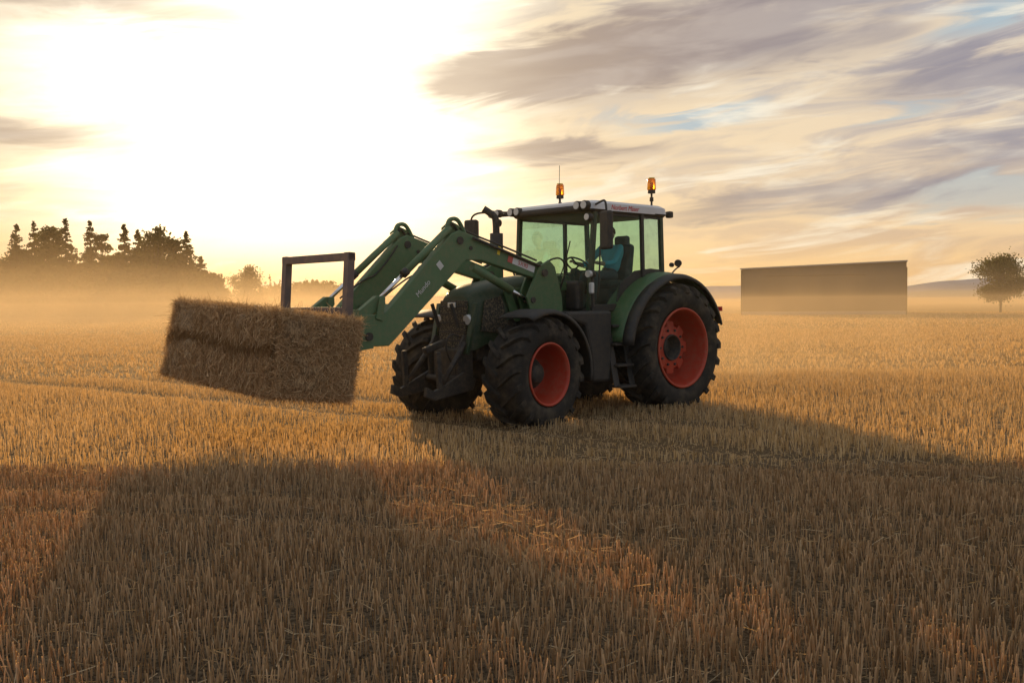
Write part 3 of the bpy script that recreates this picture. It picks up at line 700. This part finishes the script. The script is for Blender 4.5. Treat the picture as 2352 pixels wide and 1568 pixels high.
for xp in list(range(600,660,11))+list(range(672,790,13)):
    Y=260+rng.uniform(-8,8); yt=rng.uniform(628,652) if xp<660 else rng.uniform(643,662); px=2287/Y; H=(698-yt)/px+1.6; X=(xp-1176)/2287*Y
    if xp<660: b_,l_,r_=conifer_arrays(H,1.5,60,14,.4)
    else: b_,l_,r_=broad_arrays(H,2.6,.05,20,50,.5)
    off=np.array([X,Y,0]); BK+=[q+off for q in b_]; LF+=[q+off for q in l_]; LR+=r_
for k in range(46):
    X=rng.uniform(-330,-60); Y=rng.uniform(330,420); 
    b_,l_,r_=broad_arrays(rng.uniform(6,10),4.5,.02,12,40,.8); off=np.array([X,Y,0]); BK+=[q+off for q in b_]; LF+=[q+off for q in l_]; LR+=r_
finish('distant_tree_row',BK,LF,M['leaf'],(0,0,0),np.concatenate(LR))
def hills(name,Y,prof,col):
    xs=np.linspace(-Y*1.2,Y*1.2,200); V=[];F=[]
    hx=np.array([p[0] for p in prof]);hy=np.array([p[1] for p in prof])
    for x_ in xs:
        px=1176+2287*x_/Y; hh=np.interp(px,hx,hy)/2287*Y+Y*.0006*math.sin(x_*.013)+Y*.0004*math.sin(x_*.041)
        V+=[(x_,Y-300,-1),(x_,Y,hh),(x_,Y+900,-1)]
    for k in range(len(xs)-1):
        a=3*k; F+=[(a,a+3,a+4,a+1),(a+1,a+4,a+5,a+2)]
    m=mat(name+'_haze_tint',col,.95,col2=tuple(c*.75 for c in col),nscale=.012,bump=0)  # distance haze is put into the hills' bluish base colour
    return pymesh(name,V,F,m,None,smooth=True)
hills('hill',2600,[(-1500,20),(0,24),(500,26),(900,18),(1400,20),(1640,34),(1720,34),(2060,28),(2150,38),(2250,48),(2352,46),(3500,30)],(.15,.18,.25))
hills('hill',1500,[(-1500,4),(1500,4),(2000,8),(2150,20),(2352,22),(3500,12)],(.10,.13,.14))

# ============================================================ BARN
e=Vector((math.sin(math.radians(20)),math.cos(math.radians(20)),0)); r=Vector((e.y,-e.x,0))
L0=e*108-r*13.26
B=empty('barn',L0,math.radians(-20))
mw,nt,b=new_mat('barn_cladding'); tc=nt.n.new('ShaderNodeTexCoord')
wv=nt.n.new('ShaderNodeTexWave'); wv.inputs['Scale'].default_value=3.0; wv.bands_direction='X'; nt.l.new(tc.outputs['Object'],wv.inputs[0])
nt.put(b.inputs['Base Color'],nt.mix(nt.noise(tc.outputs['Object'],.6,5,.6),(.060,.055,.052),(.095,.085,.076))); b.inputs['Roughness'].default_value=.8
bn=nt.n.new('ShaderNodeBump'); bn.inputs['Strength'].default_value=.25; bn.inputs['Distance'].default_value=.03; nt.l.new(wv.outputs['Fac'],bn.inputs['Height']); nt.put(b.inputs['Normal'],bn.outputs[0])
W=16.3;Dp=16
V=[(0,0,0),(W,0,0),(W,0,5.35),(0,0,4.85),(0,Dp,0),(W,Dp,0),(W,Dp,5.35),(0,Dp,4.85)]
pymesh('walls',V,[(0,1,2,3),(4,7,6,5),(0,3,7,4),(1,5,6,2)],mw,B)
mr=mat('barn_roof_sheet',(.30,.29,.28),.6)
V=[(-.15,-.2,4.86),(W+.1,-.2,5.36),(W+.1,Dp+.2,5.36),(-.15,Dp+.2,4.86)]; V+= [(x_,y_,z_+.13) for x_,y_,z_ in V]
pymesh('roof',V,[(0,3,2,1),(4,5,6,7),(0,1,5,4),(1,2,6,5),(2,3,7,6),(3,0,4,7)],mr,B)
for k,x0 in enumerate((3.2,8.0)):
    box('sliding_door_%d'%(k+1),(x0+1.9,-.05,2.0),(3.9,.06,4.0),mat('door_panel',(.065,.06,.055),.7),B,.01)
box('door_rail',(7.5,-.08,4.1),(10,.08,.12),M['iron'],B,.01)
for x0 in (0,W): box('corner_post',(x0,-.02,2.4),(.16,.14,4.8),M['iron'],B,.01)
box('plinth',(W/2,-.04,.2),(W,.1,.4),mat('concrete',(.3,.28,.25),.9),B,.01)

# ============================================================ DUST
# scatter + complementary absorption => neutral extinction, warm scattered light
def volnodes(m,col,g,dens):
    t=NT(m.node_tree)
    vs=t.n.new('ShaderNodeVolumeScatter'); vs.inputs['Color'].default_value=(*col,1); vs.inputs['Anisotropy'].default_value=g
    va=t.n.new('ShaderNodeVolumeAbsorption'); va.inputs['Color'].default_value=(*col,1)
    t.put(vs.inputs['Density'],dens); t.put(va.inputs['Density'],dens)
    ad=t.n.new('ShaderNodeAddShader'); t.l.new(vs.outputs[0],ad.inputs[0]); t.l.new(va.outputs[0],ad.inputs[1])
    t.l.new(ad.outputs[0],t.n['Material Output'].inputs['Volume'])
def dust(name,x0,x1,y0,y1,z1,dens,col,g,z0=-.6):
    me_o=box(name,((x0+x1)/2,(y0+y1)/2,(z0+z1)/2),(x1-x0,y1-y0,z1-z0),bpy.data.materials.new(name+'_vol'),None,0)
    m=me_o.data.materials[0]; m.use_nodes=True; m.node_tree.nodes.remove(m.node_tree.nodes['Principled BSDF'])
    volnodes(m,col,g,dens); return me_o
gold=(1,.74,.42)
dust('dust_haze',-260,180,8,325,3.9,.0016,(1,.80,.52),.25,-.5)
dust('dust_haze',-265,185,17,330,1.9,.0040,gold,.25,-.6)
dust('dust_haze',-240,-12,30,300,3.0,.0060,gold,.3,-.8)
dust('dust_haze',-250,-22,50,310,6.0,.0025,gold,.3,-.9)
dust('dust_haze',-255,-28,60,320,9.0,.0008,gold,.3,-1.0)
pl=box('dust_plume',(0,0,0),(13,10,4.0),bpy.data.materials.new('dust_plume_vol'),None,0); pl.location=(5.6,20.6,1.6)
m=pl.data.materials[0]; m.use_nodes=True; t=NT(m.node_tree); t.n.remove(t.n['Principled BSDF'])
tc=t.n.new('ShaderNodeTexCoord'); sp=t.n.new('ShaderNodeSeparateXYZ'); t.l.new(tc.outputs['Object'],sp.inputs[0])
rr=t.math('SQRT',t.math('ADD',t.math('ADD',t.math('POWER',t.math('ABSOLUTE',t.math('DIVIDE',sp.outputs[0],6.3)),2.0),t.math('POWER',t.math('ABSOLUTE',t.math('DIVIDE',sp.outputs[1],4.8)),2.0)),t.math('POWER',t.math('ABSOLUTE',t.math('DIVIDE',t.math('ADD',sp.outputs[2],1.6),3.5)),2.0)))
dn=t.math('MULTIPLY',t.math('POWER',t.smooth(rr,1.0,.0),1.3),t.smooth(t.noise(tc.outputs['Object'],.6,3,.6),.36,.66,.15,1.2))
volnodes(m,gold,.3,t.math('MULTIPLY',dn,.16))

# ============================================================ WORLD
w=bpy.data.worlds.new('World'); scene.world=w; w.use_nodes=True; t=NT(w.node_tree)
bg=t.n['Background']
tc=t.n.new('ShaderNodeTexCoord'); D=tc.outputs['Generated']
sep=t.n.new('ShaderNodeSeparateXYZ'); t.l.new(D,sep.inputs[0]); x_,y_,z_=sep.outputs
el=t.math('MULTIPLY',t.math('ARCSINE',z_),57.2958); az=t.math('MULTIPLY',t.math('ARCTAN2',x_,y_),57.2958)
vm=t.n.new('ShaderNodeVectorMath'); vm.operation='DOT_PRODUCT'; t.l.new(D,vm.inputs[0]); vm.inputs[1].default_value=S
ang=t.math('MULTIPLY',t.math('ARCCOSINE',t.math('MINIMUM',vm.outputs['Value'],.99999)),57.2958)
sv=t.comb(t.math('MULTIPLY',az,.055),t.math('ADD',t.math('MULTIPLY',el,.30),t.math('MULTIPLY',az,-.035)))
w1=t.noise(sv,1.0,5,.6,.6)
w2=t.noise(t.comb(t.math('MULTIPLY',az,.10),t.math('ADD',t.math('MULTIPLY',el,.55),t.math('MULTIPLY',az,-.05)),3.7),1.3,8,.56,.9)
w3=t.noise(t.comb(t.math('MULTIPLY',az,.05),t.math('MULTIPLY',el,.12),9.1),1.2,4,.5,.3)
w4=t.noise(t.comb(t.math('MULTIPLY',az,.07),t.math('ADD',t.math('MULTIPLY',el,.42),t.math('MULTIPLY',az,-.045)),21.7),1.5,7,.55,.7)
azw=t.math('ADD',az,t.math('MULTIPLY',t.math('SUBTRACT',w3,.5),14.0)); elw=t.math('ADD',el,t.math('MULTIPLY',t.math('SUBTRACT',w2,.5),4.2))
def blob(a0,e0,ra,re,tilt):
    dx=t.math('SUBTRACT',azw,a0); dy=t.math('SUBTRACT',elw,e0); dy=t.math('SUBTRACT',dy,t.math('MULTIPLY',dx,tilt))
    q=t.math('ADD',t.math('POWER',t.math('ABSOLUTE',t.math('DIVIDE',dx,ra)),2.0),t.math('POWER',t.math('ABSOLUTE',t.math('DIVIDE',dy,re)),2.0))
    return t.math('EXPONENT',t.math('MULTIPLY',q,-1.0))
def addall(bl_):
    acc=None
    for q,s_ in bl_:
        v=t.math('MULTIPLY',q,s_); acc=v if acc is None else t.math('ADD',acc,v)
    return acc
dark=addall([(blob(1.5,12.8,6.0,1.6,.12),1.4),(blob(11,14.4,10,2.2,.10),1.25),(blob(2.0,8.6,5.5,.9,0),1.0),(blob(17,5.8,10,1.0,.10),.95),(blob(25,11.6,7,1.3,.05),1.0),(blob(-22,16.0,9,2.0,-.05),.8),(blob(-26,9.2,5.5,1.4,-.05),.8),(blob(-25,4.6,7,1.0,0),.4),(blob(26,8.0,5,1.2,.1),.8)])
dark=t.math('MULTIPLY',dark,t.smooth(w1,.25,.65,.5,1.1),clamp=True)
dark=t.smooth(dark,.10,.88)
blue=addall([(blob(9.5,10.3,6,.55,.05),.95),(blob(25,5.4,6,1.1,.02),1.2),(blob(26,14,6,1.0,.1),.8),(blob(20,9.6,4,.5,.15),.7)])
blue=t.smooth(blue,.2,1.0)
g2=t.smooth(ang,48,10); glow=t.smooth(t.math('ADD',ang,t.math('MULTIPLY',t.math('SUBTRACT',w1,.5),10.0)),17.5,7.0)
lowfade=t.smooth(el,0.0,5.5,.12,1.0)
glow=t.math('MULTIPLY',glow,lowfade)
hz=t.math('EXPONENT',t.math('MULTIPLY',t.math('MAXIMUM',el,0.0),-.19))
c=t.mix(t.smooth(w2,.36,.62),(.33,.34,.41),(.78,.65,.49))
c=t.mix(t.math('MULTIPLY',g2,.6),c,(.88,.69,.42))
c=t.mix(blue,c,(.33,.48,.58))
c=t.mix(t.math('MULTIPLY',hz,.9),c,(.88,.49,.145))
c=t.mix(t.smooth(w4,.52,.70,0,.75),c,(.95,.85,.67))
dc=t.mix(g2,(.19,.19,.28),(.34,.24,.18))
dc=t.mix(t.smooth(w4,.4,.62,0,.35),dc,(.58,.48,.41))
c=t.mix(t.math('MULTIPLY',dark,.92),c,dc)
gl=t.math('MULTIPLY',glow,t.math('SUBTRACT',1.0,t.math('MULTIPLY',dark,.75)))
c=t.mix(1.0,c,t.mix(gl,(0,0,0),(1.0,.93,.72)),'ADD')
c=t.mix(t.smooth(ang,60,130),c,(.40,.42,.46))
c=t.mix(t.smooth(el,20,60),c,(.44,.46,.51))
sky=t.n.new('ShaderNodeTexSky'); sky.sky_type='NISHITA'; sky.sun_disc=False; sky.sun_elevation=math.radians(SUN_EL); sky.sun_rotation=math.radians(SUN_AZ)
nsk=t.n.new('ShaderNodeVectorMath'); nsk.operation='SCALE'; t.l.new(sky.outputs[0],nsk.inputs[0]); nsk.inputs[3].default_value=.010
c=t.mix(1.0,c,nsk.outputs[0],'ADD')
t.l.new(c,bg.inputs[0]); bg.inputs[1].default_value=1.0

# sun
sl=bpy.data.lights.new('sun','SUN'); sl.energy=5; sl.angle=math.radians(.8); sl.color=(1,.66,.32)
so=bpy.data.objects.new('sun',sl); scene.collection.objects.link(so); so.rotation_euler=S.to_track_quat('Z','Y').to_euler(); so.location=S*100

# camera
cam=bpy.data.cameras.new('camera'); cam.lens=35; cam.sensor_width=36; cam.clip_start=.05; cam.clip_end=20000
co=bpy.data.objects.new('camera',cam); scene.collection.objects.link(co)
co.matrix_world=Matrix.Translation((0,0,1.6))@Matrix.Rotation(math.radians(90-2.25),4,'X')@Matrix.Rotation(math.radians(-.5),4,'Z')
scene.camera=co
